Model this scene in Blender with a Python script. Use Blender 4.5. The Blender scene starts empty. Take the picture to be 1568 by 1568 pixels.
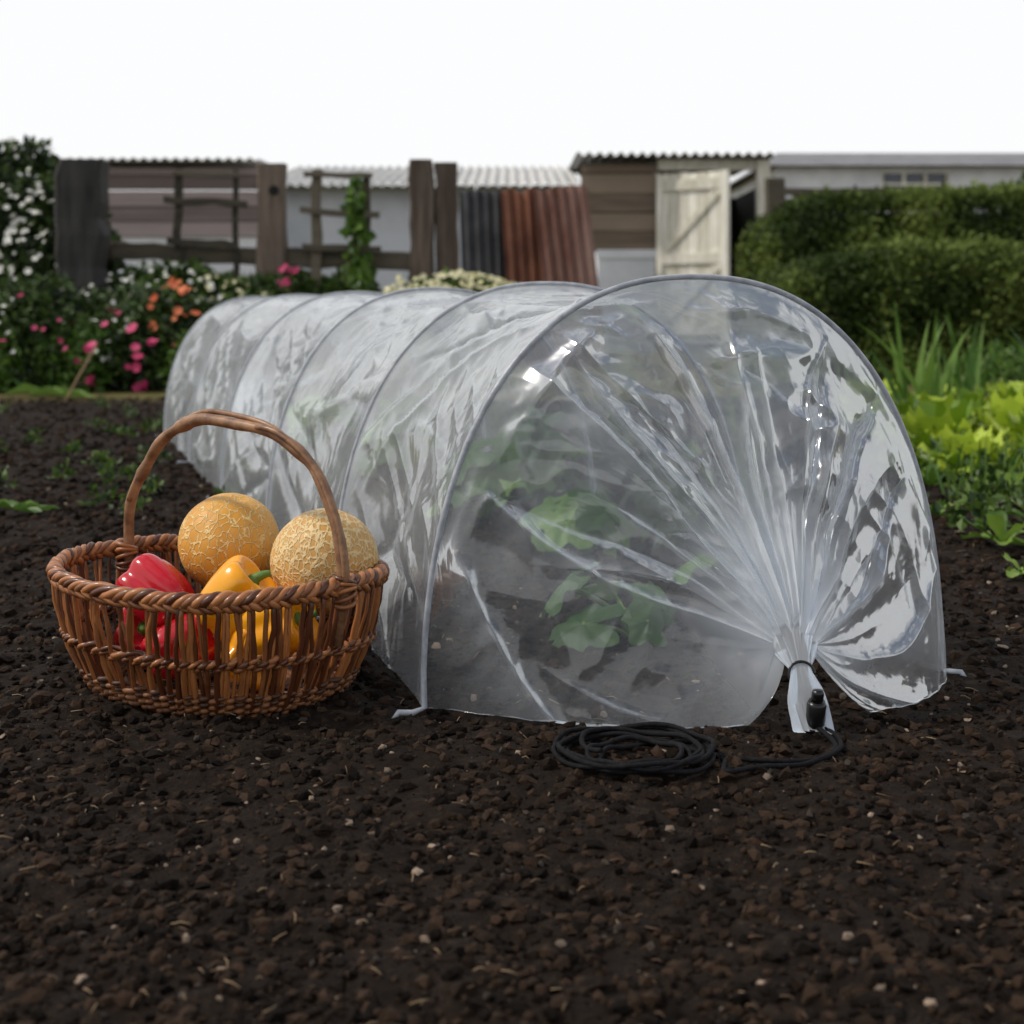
import bpy, math, numpy as np
from mathutils import Vector
rng=np.random.default_rng(7)
scene=bpy.context.scene
scene.view_settings.view_transform='Standard'
# ------------------------------------------------------------ helpers
def h3(i,j,k,s):
    n=(i.astype(np.int64)*374761393+j.astype(np.int64)*668265263+k.astype(np.int64)*1442695041+s*974634777)&0xffffffff
    n=((n^(n>>13))*1274126177)&0xffffffff
    n=n^(n>>16)
    return n/4294967295.0
def vn(x,y,z=0.0,s=1):
    x,y,z=np.broadcast_arrays(np.asarray(x,float),np.asarray(y,float),np.asarray(z,float))
    i=np.floor(x);j=np.floor(y);k=np.floor(z);fx=x-i;fy=y-j;fz=z-k
    fx=fx*fx*(3-2*fx);fy=fy*fy*(3-2*fy);fz=fz*fz*(3-2*fz)
    i=i.astype(np.int64);j=j.astype(np.int64);k=k.astype(np.int64)
    r=0
    for a in (0,1):
        for b in (0,1):
            for c in (0,1):
                w=(fx if a else 1-fx)*(fy if b else 1-fy)*(fz if c else 1-fz)
                r=r+w*h3(i+a,j+b,k+c,s)
    return r
def fbm(x,y,z=0.0,o=4,s=1):
    r=0;a=.5;t=0
    for q in range(o):
        r=r+a*vn(np.asarray(x)*2**q,np.asarray(y)*2**q,np.asarray(z)*2**q,s+q);t+=a;a*=.5
    return r/t
def ridge(n): return 1-np.abs(2*n-1)
def mk(name,V,F,mat,smooth=True,attr=None,parent=None,loc=None):
    V=np.ascontiguousarray(V,dtype=np.float32);F=np.ascontiguousarray(F,dtype=np.int32)
    me=bpy.data.meshes.new(name);m,k=F.shape
    me.vertices.add(len(V));me.vertices.foreach_set('co',V.ravel())
    me.loops.add(m*k);me.loops.foreach_set('vertex_index',F.ravel())
    me.polygons.add(m);me.polygons.foreach_set('loop_start',np.arange(0,m*k,k,dtype=np.int32))
    me.polygons.foreach_set('use_smooth',np.full(m,smooth,dtype=bool))
    me.update(calc_edges=True);me.validate()
    if attr is not None:
        for nm,a in attr.items():
            at=me.attributes.new(nm,'FLOAT','POINT');at.data.foreach_set('value',np.ascontiguousarray(a,dtype=np.float32))
    ob=bpy.data.objects.new(name,me);scene.collection.objects.link(ob)
    if mat: me.materials.append(mat)
    if parent: ob.parent=parent
    if loc is not None: ob.location=loc
    return ob
def empty(name):
    e=bpy.data.objects.new(name,None);scene.collection.objects.link(e);e.empty_display_size=.1;return e
class B:
    def __init__(s): s.V=[];s.F=[];s.A=[];s.n=0
    def add(s,V,F,a=None):
        V=np.asarray(V,float);s.V.append(V);s.F.append(np.asarray(F)+s.n);s.n+=len(V)
        if a is None:a=rng.random()
        s.A.append(np.broadcast_to(np.asarray(a,float),(len(V),)))
    def make(s,name,mat,smooth=True,parent=None):
        return mk(name,np.concatenate(s.V),np.concatenate(s.F),mat,smooth,{'rnd':np.concatenate(s.A)},parent)
def gridF(nu,nv,wrap=False):
    i=np.arange(nu-1)[:,None];j=np.arange(nv if wrap else nv-1)[None,:];j2=(j+1)%nv
    return np.stack([i*nv+j,i*nv+j2,(i+1)*nv+j2,(i+1)*nv+j],-1).reshape(-1,4)
def tube(P,r,k=6):
    P=np.asarray(P,float);n=len(P);r=np.broadcast_to(np.asarray(r,float),(n,))
    P=np.concatenate([P[:1],P,P[-1:]]);r=np.concatenate([[1e-4],r,[1e-4]])
    T=np.gradient(P[1:-1],axis=0);T=np.concatenate([T[:1],T,T[-1:]]);T/=np.linalg.norm(T,axis=1)[:,None]+1e-12
    nrm=np.cross(T[0],[0,0,1.]); 
    if np.linalg.norm(nrm)<.1:nrm=np.cross(T[0],[1.,0,0])
    N=[]
    for t in T:
        nrm=nrm-t*np.dot(nrm,t);nrm/=np.linalg.norm(nrm)+1e-12;N.append(nrm)
    N=np.array(N);Bn=np.cross(T,N);a=np.linspace(0,2*np.pi,k,endpoint=False)
    V=P[:,None]+r[:,None,None]*(np.cos(a)[None,:,None]*N[:,None]+np.sin(a)[None,:,None]*Bn[:,None])
    return V.reshape(-1,3),gridF(n+2,k,True)
BF=np.array([[0,1,3,2],[4,6,7,5],[0,4,5,1],[2,3,7,6],[0,2,6,4],[1,5,7,3]])
def box(x0,x1,y0,y1,z0,z1,rot=0,about=None,lean=0,j=0):
    V=np.array([[x,y,z] for x in (x0,x1) for y in (y0,y1) for z in (z0,z1)],float)
    if j: V+=rng.normal(0,j,V.shape)
    if lean: V[:,1]+=lean*(V[:,2]-z0)
    if rot:
        c,s=math.cos(rot),math.sin(rot);ax,ay=about
        x=V[:,0]-ax;y=V[:,1]-ay;V[:,0]=ax+c*x-s*y;V[:,1]=ay+s*x+c*y
    return V,BF
# ------------------------------------------------------------ materials
def nt(name):
    m=bpy.data.materials.new(name);m.use_nodes=True;t=m.node_tree;t.nodes.clear();return m,t
def M(name,c1,c2,scale=5,rough=.8,bump=.3,bscale=None,stretch=(1,1,1),attr=0,transl=0,spec=.4,bd=.01,c3=None,coat=0,detail=6):
    m,t=nt(name);N=t.nodes;L=t.links
    out=N.new('ShaderNodeOutputMaterial');p=N.new('ShaderNodeBsdfPrincipled')
    tc=N.new('ShaderNodeTexCoord');mp=N.new('ShaderNodeMapping');mp.inputs['Scale'].default_value=stretch
    L.new(tc.outputs['Object'],mp.inputs['Vector'])
    n=N.new('ShaderNodeTexNoise');n.inputs['Scale'].default_value=scale;n.inputs['Detail'].default_value=detail
    n.inputs['Roughness'].default_value=.6
    L.new(mp.outputs[0],n.inputs['Vector'])
    r=N.new('ShaderNodeValToRGB');e=r.color_ramp.elements
    e[0].position=.33;e[0].color=(*c1,1);e[1].position=.67;e[1].color=(*c2,1)
    if c3: q=r.color_ramp.elements.new(.82);q.color=(*c3,1)
    f=n.outputs['Fac']
    if attr:
        a=N.new('ShaderNodeAttribute');a.attribute_name='rnd'
        mx=N.new('ShaderNodeMix');mx.data_type='FLOAT';mx.inputs[0].default_value=attr
        L.new(f,mx.inputs[2]);L.new(a.outputs['Fac'],mx.inputs[3]);f=mx.outputs[0]
    L.new(f,r.inputs[0]);L.new(r.outputs[0],p.inputs['Base Color'])
    p.inputs['Roughness'].default_value=rough;p.inputs['Specular IOR Level'].default_value=spec
    if coat: p.inputs['Coat Weight'].default_value=coat;p.inputs['Coat Roughness'].default_value=.15
    if bump:
        n2=N.new('ShaderNodeTexNoise');n2.inputs['Scale'].default_value=bscale or scale*3;n2.inputs['Detail'].default_value=5
        L.new(mp.outputs[0],n2.inputs['Vector'])
        b=N.new('ShaderNodeBump');b.inputs['Strength'].default_value=bump;b.inputs['Distance'].default_value=bd
        L.new(n2.outputs['Fac'],b.inputs['Height']);L.new(b.outputs[0],p.inputs['Normal'])
    sh=p.outputs[0]
    if transl:
        tr=N.new('ShaderNodeBsdfTranslucent');L.new(r.outputs[0],tr.inputs[0])
        ms=N.new('ShaderNodeMixShader');ms.inputs[0].default_value=transl;L.new(sh,ms.inputs[1]);L.new(tr.outputs[0],ms.inputs[2]);sh=ms.outputs[0]
    L.new(sh,out.inputs[0]);return m
def film():
    m,t=nt('polythene_film');N=t.nodes;L=t.links
    out=N.new('ShaderNodeOutputMaterial')
    def math_(op,a,b):
        q=N.new('ShaderNodeMath');q.operation=op
        for i,v in enumerate((a,b)):
            if v is None: continue
            if isinstance(v,(int,float)): q.inputs[i].default_value=v
            else: L.new(v,q.inputs[i])
        return q.outputs[0]
    tc=N.new('ShaderNodeTexCoord')
    n=N.new('ShaderNodeTexNoise');n.inputs['Scale'].default_value=12;n.inputs['Detail'].default_value=3;n.inputs['Distortion'].default_value=1.0
    L.new(tc.outputs['Object'],n.inputs['Vector'])
    b=N.new('ShaderNodeBump');b.inputs['Strength'].default_value=.45;b.inputs['Distance'].default_value=.007
    L.new(n.outputs['Fac'],b.inputs['Height'])
    lw=N.new('ShaderNodeLayerWeight');lw.inputs[0].default_value=.5;L.new(b.outputs[0],lw.inputs['Normal'])
    fr=N.new('ShaderNodeFresnel');fr.inputs[0].default_value=1.5;L.new(b.outputs[0],fr.inputs['Normal'])
    at=N.new('ShaderNodeAttribute');at.attribute_name='milk'
    mil=math_('MULTIPLY',math_('POWER',lw.outputs['Facing'],2.2),.34)
    mil=math_('ADD',mil,at.outputs['Fac'])
    mil=math_('MINIMUM',mil,.95)
    tr=N.new('ShaderNodeBsdfTransparent');tr.inputs[0].default_value=(.94,.965,.985,1)
    d=N.new('ShaderNodeBsdfDiffuse');d.inputs[0].default_value=(.86,.90,.95,1);L.new(b.outputs[0],d.inputs['Normal'])
    tl=N.new('ShaderNodeBsdfTranslucent');tl.inputs[0].default_value=(.88,.92,.97,1)
    ms=N.new('ShaderNodeMixShader');ms.inputs[0].default_value=.42;L.new(d.outputs[0],ms.inputs[1]);L.new(tl.outputs[0],ms.inputs[2])
    m1=N.new('ShaderNodeMixShader');L.new(mil,m1.inputs[0]);L.new(tr.outputs[0],m1.inputs[1]);L.new(ms.outputs[0],m1.inputs[2])
    g=N.new('ShaderNodeBsdfGlossy');g.inputs['Roughness'].default_value=.14;g.inputs[0].default_value=(.97,.985,1,1);L.new(b.outputs[0],g.inputs['Normal'])
    damp=math_('SUBTRACT',1.0,math_('MULTIPLY',at.outputs['Fac'],.75))
    ff=math_('MULTIPLY',math_('MINIMUM',math_('MULTIPLY',fr.outputs[0],1.4),.46),damp)
    m2=N.new('ShaderNodeMixShader');L.new(ff,m2.inputs[0]);L.new(m1.outputs[0],m2.inputs[1]);L.new(g.outputs[0],m2.inputs[2])
    L.new(m2.outputs[0],out.inputs[0]);return m
FILM=film()
def melonmat(name,base1,base2,net,sc,wid):
    m,t=nt(name);N=t.nodes;L=t.links
    out=N.new('ShaderNodeOutputMaterial');p=N.new('ShaderNodeBsdfPrincipled')
    tc=N.new('ShaderNodeTexCoord')
    n=N.new('ShaderNodeTexNoise');n.inputs['Scale'].default_value=110;n.inputs['Detail'].default_value=3;L.new(tc.outputs['Object'],n.inputs['Vector'])
    va=N.new('ShaderNodeVectorMath');va.operation='SCALE';va.inputs['Scale'].default_value=.009;L.new(n.outputs['Color'],va.inputs[0])
    ad=N.new('ShaderNodeVectorMath');ad.operation='ADD';L.new(tc.outputs['Object'],ad.inputs[0]);L.new(va.outputs[0],ad.inputs[1])
    mp=N.new('ShaderNodeMapping');mp.inputs['Scale'].default_value=(1,1,.55);L.new(ad.outputs[0],mp.inputs[0])
    v=N.new('ShaderNodeTexVoronoi');v.feature='DISTANCE_TO_EDGE';v.inputs['Scale'].default_value=sc;L.new(mp.outputs[0],v.inputs['Vector'])
    r=N.new('ShaderNodeValToRGB');e=r.color_ramp.elements;e[0].position=wid*.3;e[0].color=(1,1,1,1);e[1].position=wid*1.3;e[1].color=(0,0,0,1)
    L.new(v.outputs['Distance'],r.inputs[0])
    n2=N.new('ShaderNodeTexNoise');n2.inputs['Scale'].default_value=18;L.new(tc.outputs['Object'],n2.inputs['Vector'])
    r2=N.new('ShaderNodeValToRGB');e=r2.color_ramp.elements;e[0].position=.35;e[0].color=(*base1,1);e[1].position=.65;e[1].color=(*base2,1);L.new(n2.outputs['Fac'],r2.inputs[0])
    c=N.new('ShaderNodeMix');c.data_type='RGBA';L.new(r.outputs[0],c.inputs[0]);L.new(r2.outputs[0],c.inputs[6]);c.inputs[7].default_value=(*net,1)
    L.new(c.outputs[2],p.inputs['Base Color']);p.inputs['Roughness'].default_value=.5
    b=N.new('ShaderNodeBump');b.inputs['Strength'].default_value=.9;b.inputs['Distance'].default_value=.0012;L.new(r.outputs[0],b.inputs['Height']);L.new(b.outputs[0],p.inputs['Normal'])
    L.new(p.outputs[0],out.inputs[0]);return m
def groundmat():
    m,t=nt('garden_soil');N=t.nodes;L=t.links
    out=N.new('ShaderNodeOutputMaterial');p=N.new('ShaderNodeBsdfPrincipled');tc=N.new('ShaderNodeTexCoord')
    def noise(s,d=6):
        n=N.new('ShaderNodeTexNoise');n.inputs['Scale'].default_value=s;n.inputs['Detail'].default_value=d;n.inputs['Roughness'].default_value=.65;L.new(tc.outputs['Object'],n.inputs['Vector']);return n
    def ramp(a,*cs):
        r=N.new('ShaderNodeValToRGB');e=r.color_ramp.elements;e[0].position=cs[0][0];e[0].color=(*cs[0][1],1);e[1].position=cs[1][0];e[1].color=(*cs[1][1],1)
        for c in cs[2:]: q=e.new(c[0]);q.color=(*c[1],1)
        L.new(a,r.inputs[0]);return r.outputs[0]
    soil=ramp(noise(70).outputs['Fac'],(.3,(.005,.003,.0018)),(.60,(.020,.0118,.007)),(.74,(.055,.035,.022)))
    grass=ramp(noise(9).outputs['Fac'],(.3,(.05,.06,.014)),(.7,(.20,.16,.065)))
    sx=N.new('ShaderNodeSeparateXYZ');L.new(tc.outputs['Object'],sx.inputs[0])
    nn=noise(1.2,3)
    a=N.new('ShaderNodeMath');a.operation='ADD';L.new(sx.outputs['Y'],a.inputs[0]);L.new(nn.outputs['Fac'],a.inputs[1])
    mr=N.new('ShaderNodeMapRange');mr.inputs['From Min'].default_value=6.7;mr.inputs['From Max'].default_value=7.2;L.new(a.outputs[0],mr.inputs[0])
    c=N.new('ShaderNodeMix');c.data_type='RGBA';L.new(mr.outputs[0],c.inputs[0]);L.new(soil,c.inputs[6]);L.new(grass,c.inputs[7])
    L.new(c.outputs[2],p.inputs['Base Color']);p.inputs['Roughness'].default_value=.85;p.inputs['Specular IOR Level'].default_value=.15
    b=N.new('ShaderNodeBump');b.inputs['Strength'].default_value=1;b.inputs['Distance'].default_value=.006;L.new(noise(220,8).outputs['Fac'],b.inputs['Height']);L.new(b.outputs[0],p.inputs['Normal'])
    L.new(p.outputs[0],out.inputs[0]);return m
m_clod=M('soil_clod',(.0050,.003,.0018),(.036,.0215,.0135),120,.9,.7,400,attr=.6,bd=.002,spec=.12)
m_peb=M('pebble',(.030,.021,.015),(.27,.20,.145),60,.7,.3,200,attr=.85,bd=.001,spec=.25)
m_straw=M('straw',(.10,.06,.035),(.26,.18,.10),60,.8,0,attr=.7)
m_leaf=M('leaf_green',(.022,.05,.009),(.095,.16,.025),6,.5,0,attr=.75,transl=.25)
m_hedge=M('hedge_leaf',(.030,.052,.009),(.145,.195,.040),1.5,.6,0,attr=.6,transl=.2,spec=.2)
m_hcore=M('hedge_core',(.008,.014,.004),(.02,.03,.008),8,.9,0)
m_dark=M('dark_leaf',(.010,.024,.006),(.065,.11,.022),5,.5,0,attr=.75,transl=.15)
m_lett=M('lettuce_leaf',(.13,.23,.012),(.46,.58,.06),14,.45,.3,80,attr=.55,transl=.3,bd=.004)
m_blade=M('blade_leaf',(.05,.12,.015),(.16,.27,.05),10,.45,0,attr=.6,transl=.3)
m_squash=M('squash_leaf',(.03,.085,.012),(.13,.24,.04),22,.55,.4,60,attr=.6,transl=.2,bd=.004)
m_spin=M('spinach_leaf',(.06,.13,.015),(.22,.34,.05),22,.5,.4,60,attr=.6,transl=.3,bd=.004)
m_white=M('white_petal',(.7,.7,.62),(.85,.85,.8),9,.6,0,transl=.2)
m_cream=M('cream_petal',(.55,.52,.26),(.75,.72,.5),9,.6,0,transl=.2)
m_pink=M('pink_petal',(.45,.02,.10),(.75,.10,.25),9,.6,0,transl=.2)
m_orange=M('orange_petal',(.62,.11,.04),(.74,.24,.10),9,.6,0,transl=.2)
m_wood=M('weathered_wood',(.07,.05,.038),(.27,.21,.16),3,.85,.6,14,stretch=(7,7,.6),attr=.3,bd=.012)
m_woodh=M('weathered_board',(.14,.11,.105),(.31,.255,.25),3,.85,.4,12,stretch=(.5,6,9),attr=.45,bd=.008)
m_woodb=M('brown_board',(.07,.052,.037),(.22,.17,.125),3,.85,.4,12,stretch=(.5,6,9),attr=.45,bd=.008)
m_dkwood=M('dark_post_wood',(.016,.015,.014),(.05,.048,.045),3,.85,.5,12,stretch=(6,6,.7))
m_rail=M('rail_wood',(.035,.03,.02),(.13,.11,.08),3,.85,.5,12,stretch=(.7,6,6),attr=.4)
m_wpaint=M('white_paint',(.50,.47,.38),(.80,.78,.70),5,.6,.3,20,stretch=(4,4,.8),attr=.25)
m_wwall=M('whitewashed_wall',(.52,.53,.57),(.72,.73,.77),2,.75,.2,20)
m_panel=M('grey_panel',(.30,.32,.36),(.50,.52,.57),1.5,.6,.15,20,attr=.3)
m_black=M('hole_shade_black',(.01,.01,.01),(.02,.018,.016),4,.9,0)  # near-black colour standing for the shade inside the post's hole
m_rust=M('rusty_iron',(.07,.022,.012),(.22,.085,.045),5,.75,.4,40,stretch=(1,1,.5),c3=(.38,.25,.20),bd=.01)
m_rust2=M('rusty_iron_pale',(.12,.045,.028),(.30,.19,.16),4,.75,.4,40,stretch=(1,1,.4),c3=(.10,.035,.02))
m_dkiron=M('dark_iron',(.015,.017,.02),(.065,.065,.07),5,.6,.2,40)
m_roof=M('corrugated_roofing',(.40,.40,.39),(.62,.61,.59),2,.7,.2,20)
m_slate=M('roof_slate',(.12,.12,.13),(.22,.22,.23),3,.7,.3,10)
m_glass=M('window_glass',(.01,.02,.045),(.03,.05,.09),2,.1,0,spec=.6)
m_wire=M('galvanised_wire',(.24,.26,.29),(.42,.44,.48),60,.35,.1,200)
m_wick=M('willow',(.085,.025,.009),(.37,.14,.045),45,.42,.35,150,attr=.65,bd=.001,coat=.15)
m_wickd=M('dark_willow',(.05,.018,.008),(.20,.08,.03),45,.5,.35,150,attr=.65,bd=.001)
m_handle=M('handle_willow',(.12,.05,.022),(.36,.19,.095),40,.5,.6,160,bd=.0015,coat=.1)
m_red=M('red_pepper_skin',(.42,.006,.014),(.55,.012,.025),12,.2,.05,30,coat=.3)
m_ora=M('orange_pepper_skin',(.88,.33,.006),(.93,.43,.015),12,.25,.05,30,coat=.25)
m_stem=M('pepper_stem',(.06,.14,.02),(.14,.26,.05),60,.5,.2)
m_rope=M('black_cord',(.004,.004,.005),(.012,.012,.014),200,.8,.8,500,bd=.001,spec=.15)
m_plast=M('black_plastic',(.004,.004,.004),(.010,.010,.010),30,.3,0)
# ------------------------------------------------------------ world, sun, camera
SUN=Vector((-.66,-.02,.75))
w=bpy.data.worlds.new('World');scene.world=w;w.use_nodes=True;t=w.node_tree;t.nodes.clear();N=t.nodes;L=t.links
wo=N.new('ShaderNodeOutputWorld');bg=N.new('ShaderNodeBackground');bg.inputs[1].default_value=.1
sk=N.new('ShaderNodeTexSky');sk.sky_type='NISHITA';sk.sun_disc=False;sk.sun_elevation=math.asin(SUN.normalized().z);sk.sun_rotation=math.atan2(SUN.x,SUN.y)
tc=N.new('ShaderNodeTexCoord');mp=N.new('ShaderNodeMapping');mp.inputs['Scale'].default_value=(1,1,2.2);L.new(tc.outputs['Generated'],mp.inputs[0])
nz=N.new('ShaderNodeTexNoise');nz.inputs['Scale'].default_value=2.6;nz.inputs['Detail'].default_value=7;L.new(mp.outputs[0],nz.inputs['Vector'])
sp=N.new('ShaderNodeSeparateXYZ');L.new(tc.outputs['Generated'],sp.inputs[0])
mr=N.new('ShaderNodeMapRange');mr.inputs['From Min'].default_value=.15;mr.inputs['From Max'].default_value=.75;mr.inputs['To Min'].default_value=.45;mr.inputs['To Max'].default_value=-.03;L.new(sp.outputs['Z'],mr.inputs[0])
ad=N.new('ShaderNodeMath');ad.operation='ADD';L.new(nz.outputs['Fac'],ad.inputs[0]);L.new(mr.outputs[0],ad.inputs[1])
rp=N.new('ShaderNodeValToRGB');e=rp.color_ramp.elements;e[0].position=.44;e[0].color=(.10,.10,.10,1);e[1].position=.64;e[1].color=(.98,.98,.98,1);L.new(ad.outputs[0],rp.inputs[0])
mx=N.new('ShaderNodeMix');mx.data_type='RGBA';L.new(rp.outputs[0],mx.inputs[0]);L.new(sk.outputs[0],mx.inputs[6]);mx.inputs[7].default_value=(9.9,9.95,10.0,1)
L.new(mx.outputs[2],bg.inputs[0]);L.new(bg.outputs[0],wo.inputs[0])
sd=bpy.data.lights.new('sun','SUN');sd.energy=2.6;sd.angle=math.radians(6);sd.color=(1,.93,.82)
so=bpy.data.objects.new('sun',sd);scene.collection.objects.link(so)
so.rotation_euler=SUN.to_track_quat('Z','Y').to_euler()
cd=bpy.data.cameras.new('camera');cam=bpy.data.objects.new('camera',cd);scene.collection.objects.link(cam);scene.camera=cam
cam.location=(0,0,.42);cam.rotation_euler=(math.radians(90),0,0);cd.lens=50;cd.sensor_width=36;cd.shift_y=-.2003
cd.clip_start=.05;cd.clip_end=1000;cd.dof.use_dof=True;cd.dof.focus_distance=1.50;cd.dof.aperture_fstop=7.1
# ------------------------------------------------------------ ground
def gh(x,y):
    f=np.clip((9-y)/6,0,1)
    return f*((fbm(x*3,y*3,o=2,s=3)-.5)*.012+(fbm(x*28,y*28,o=4,s=9)-.5)*.020)
ys=np.concatenate([np.linspace(-60,.5,10)[:-1],np.linspace(.5,3,600),3*(9/3)**(np.arange(1,221)/220),9*(500/9)**(np.arange(1,31)/30)])
xo=1.4*(400/1.4)**(np.arange(1,91)/90)
xs=np.concatenate([-xo[::-1],np.linspace(-1.4,1.4,560),xo])
X,Y=np.meshgrid(xs,ys,indexing='xy')
Z=gh(X,Y)
mk('ground',np.stack([X,Y,Z],-1).reshape(-1,3),gridF(len(ys),len(xs)),groundmat())
ph=(1+5**.5)/2
ico=np.array([[-1,ph,0],[1,ph,0],[-1,-ph,0],[1,-ph,0],[0,-1,ph],[0,1,ph],[0,-1,-ph],[0,1,-ph],[ph,0,-1],[ph,0,1],[-ph,0,-1],[-ph,0,1]])/1.9
icf=np.array([[0,11,5],[0,5,1],[0,1,7],[0,7,10],[0,10,11],[1,5,9],[5,11,4],[11,10,2],[10,7,6],[7,1,8],[3,9,4],[3,4,2],[3,2,6],[3,6,8],[3,8,9],[4,9,5],[2,4,11],[6,2,10],[8,6,7],[9,8,1]])
def rocks(name,n,smin,smax,mat,sink,smooth,ymax=6.5,pw=2.5,rp=1.3):
    Yp=np.exp(rng.uniform(np.log(.72),np.log(ymax),n));hw=Yp*.40+.1
    Xp=rng.uniform(-1,1,n)*hw
    s=smin+(smax-smin)*rng.random(n)**pw
    s*=np.clip(Yp/1.4,.8,3)**.6
    V=ico[None]*(s[:,None,None]*(1+rng.uniform(-.42,.42,(n,12,1))))*rng.uniform(.6,1.2,(n,1,3))
    a=rng.uniform(0,6.28,n);c,q=np.cos(a),np.sin(a)
    x=V[...,0]*c[:,None]-V[...,1]*q[:,None];y=V[...,0]*q[:,None]+V[...,1]*c[:,None]
    z=V[...,2]*.75
    zz=gh(Xp,Yp)+s*sink
    V=np.stack([x+Xp[:,None],y+Yp[:,None],z+zz[:,None]],-1).reshape(-1,3)
    F=(icf[None]+12*np.arange(n)[:,None,None]).reshape(-1,3)
    mk(name,V,F,mat,smooth,{'rnd':np.repeat(rng.random(n)**rp,12)})
rocks('soil_clods',72000,.0007,.0090,m_clod,.12,False,pw=4.2)
rocks('pebbles',5600,.0005,.0056,m_peb,.25,False,pw=5,rp=2.2)
b=B()
for i in range(460):
    y=math.exp(rng.uniform(math.log(.75),math.log(4)));x=rng.uniform(-1,1)*(y*.4)
    l=rng.uniform(.003,.012)*(1+.2*y);a=rng.uniform(0,3.14);z=float(gh(np.array(x),np.array(y)))+.004
    d=np.array([math.cos(a),math.sin(a),rng.uniform(-.1,.25)])*l
    p=np.array([x,y,z]);b.add(*tube([p-d/2,p+[0,0,.001]+rng.normal(0,.0006,3),p+d/2],.0005,4))
b.make('straw_bits',m_straw)
# ------------------------------------------------------------ tunnel
tun=empty('polythene_garden_tunnel')
W=np.array([.577,.155]);HT=.45
def lf(u): return np.stack([-.09-1.044*u,1.463+3.167*u],-1)
def hoop(t,u):
    c=-np.cos(t);x=np.sign(c)*np.abs(c)**(2/2.3);z=np.abs(np.sin(t))**(2/2.3)
    P=lf(u)+W*(.5+.5*x)[...,None]
    return np.concatenate([P,(HT*z)[...,None]],-1)
us=[0,.1416,.322,.523,.742,.985]
tt=np.linspace(0,np.pi,90)
for i,u in enumerate(us):
    P=hoop(tt,np.full(90,u))
    c=P.mean(0);P2=P+(P-[c[0],c[1],0])*.006
    foot0=np.array([P[0]+[-.004,-.004,.03],P[0]+[0,0,.008],P[0]+[-.012,-.006,.004],P[0]+[-.026,-.012,.006],P[0]+[-.030,-.016,.000]])
    foot1=np.array([P[-1]+[0,0,.008],P[-1]+[.010,-.002,.006],P[-1]+[.022,-.006,.006],P[-1]+[.026,-.012,-.002]])
    path=np.concatenate([foot0[::-1][:-1],P2[2:-2],foot1])
    mk('hoop_%d'%(i+1),*tube(path,.0032,10),m_wire,True,None,tun)
ua=[];la=[]
for a,c in zip(us[:-1],us[1:]):
    l=np.linspace(0,1,80,endpoint=False);ua.append(a+(c-a)*l);la.append(l)
ua=np.concatenate(ua+[[us[-1]]]);la=np.concatenate(la+[[0]]);gi=np.concatenate([np.repeat(np.arange(5),80),[5]])
T,U=np.meshgrid(np.linspace(0,np.pi,360),ua,indexing='xy');LL=la[:,None]+0*T;GI=gi[:,None]+0*T
P=hoop(T,U)
cen=np.concatenate([lf(U)+W*.5,0*U[...,None]],-1)
out=P-cen;out/=np.linalg.norm(out,axis=-1)[...,None]+1e-9
sg=np.sin(np.pi*LL)**.7
upper=np.sin(T)**.6
tn=T/np.pi
cre=np.zeros_like(tn)
for g in range(5):
    msk=(GI==g)
    for q in range(20):
        t0=rng.uniform(.02,.98)**1.15;sl=rng.normal(0,.20);w1=rng.uniform(.004,.012);w2=w1*rng.uniform(1.5,4);h=rng.uniform(.005,.016)*rng.choice([1,1,-1]);l0=rng.uniform(-.2,.6);l1=l0+rng.uniform(.4,1)
        x=tn-t0-sl*(LL-.5)-.008*np.sin(LL*9+q);pr=np.where(x>0,np.exp(-x/w1),np.exp(x/w2))
        cre+=msk*h*pr*np.clip((LL-l0)/.25,0,1)*np.clip((l1-LL)/.25,0,1)
r1=ridge(vn((tn+(LL-.5)*.08*np.sin(T*2+GI))*8,LL*1.1+GI*9,s=21))
r2=ridge(vn((tn-(LL-.5)*.22)*24,LL*1.6+GI*7,s=23))**2
r3=fbm(tn*16,U*55,o=2,s=27)
disp=-.030*sg*(.35+.65*upper)+sg*(.018*(r1-.5)+.005*(r2-.4)+cre)+.004*sg*(ridge(r3)-.6)+.003*(fbm(tn*9,U*30,s=31,o=2)-.5)
P=P+out*(disp+.0025)[...,None]
P[...,2]=np.maximum(P[...,2],.004)
hem=np.exp(-np.minimum(LL,1-LL)/.03)
milk=.09+.08*(fbm(tn*7,U*20,s=41)-.5)+.9*np.clip(np.abs(cre)*12-.03,0,.15)+.22*hem+.07*upper
mk('cover_sheet',P.reshape(-1,3),gridF(P.shape[0],P.shape[1]),FILM,True,{'milk':milk.ravel()},tun)
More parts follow.
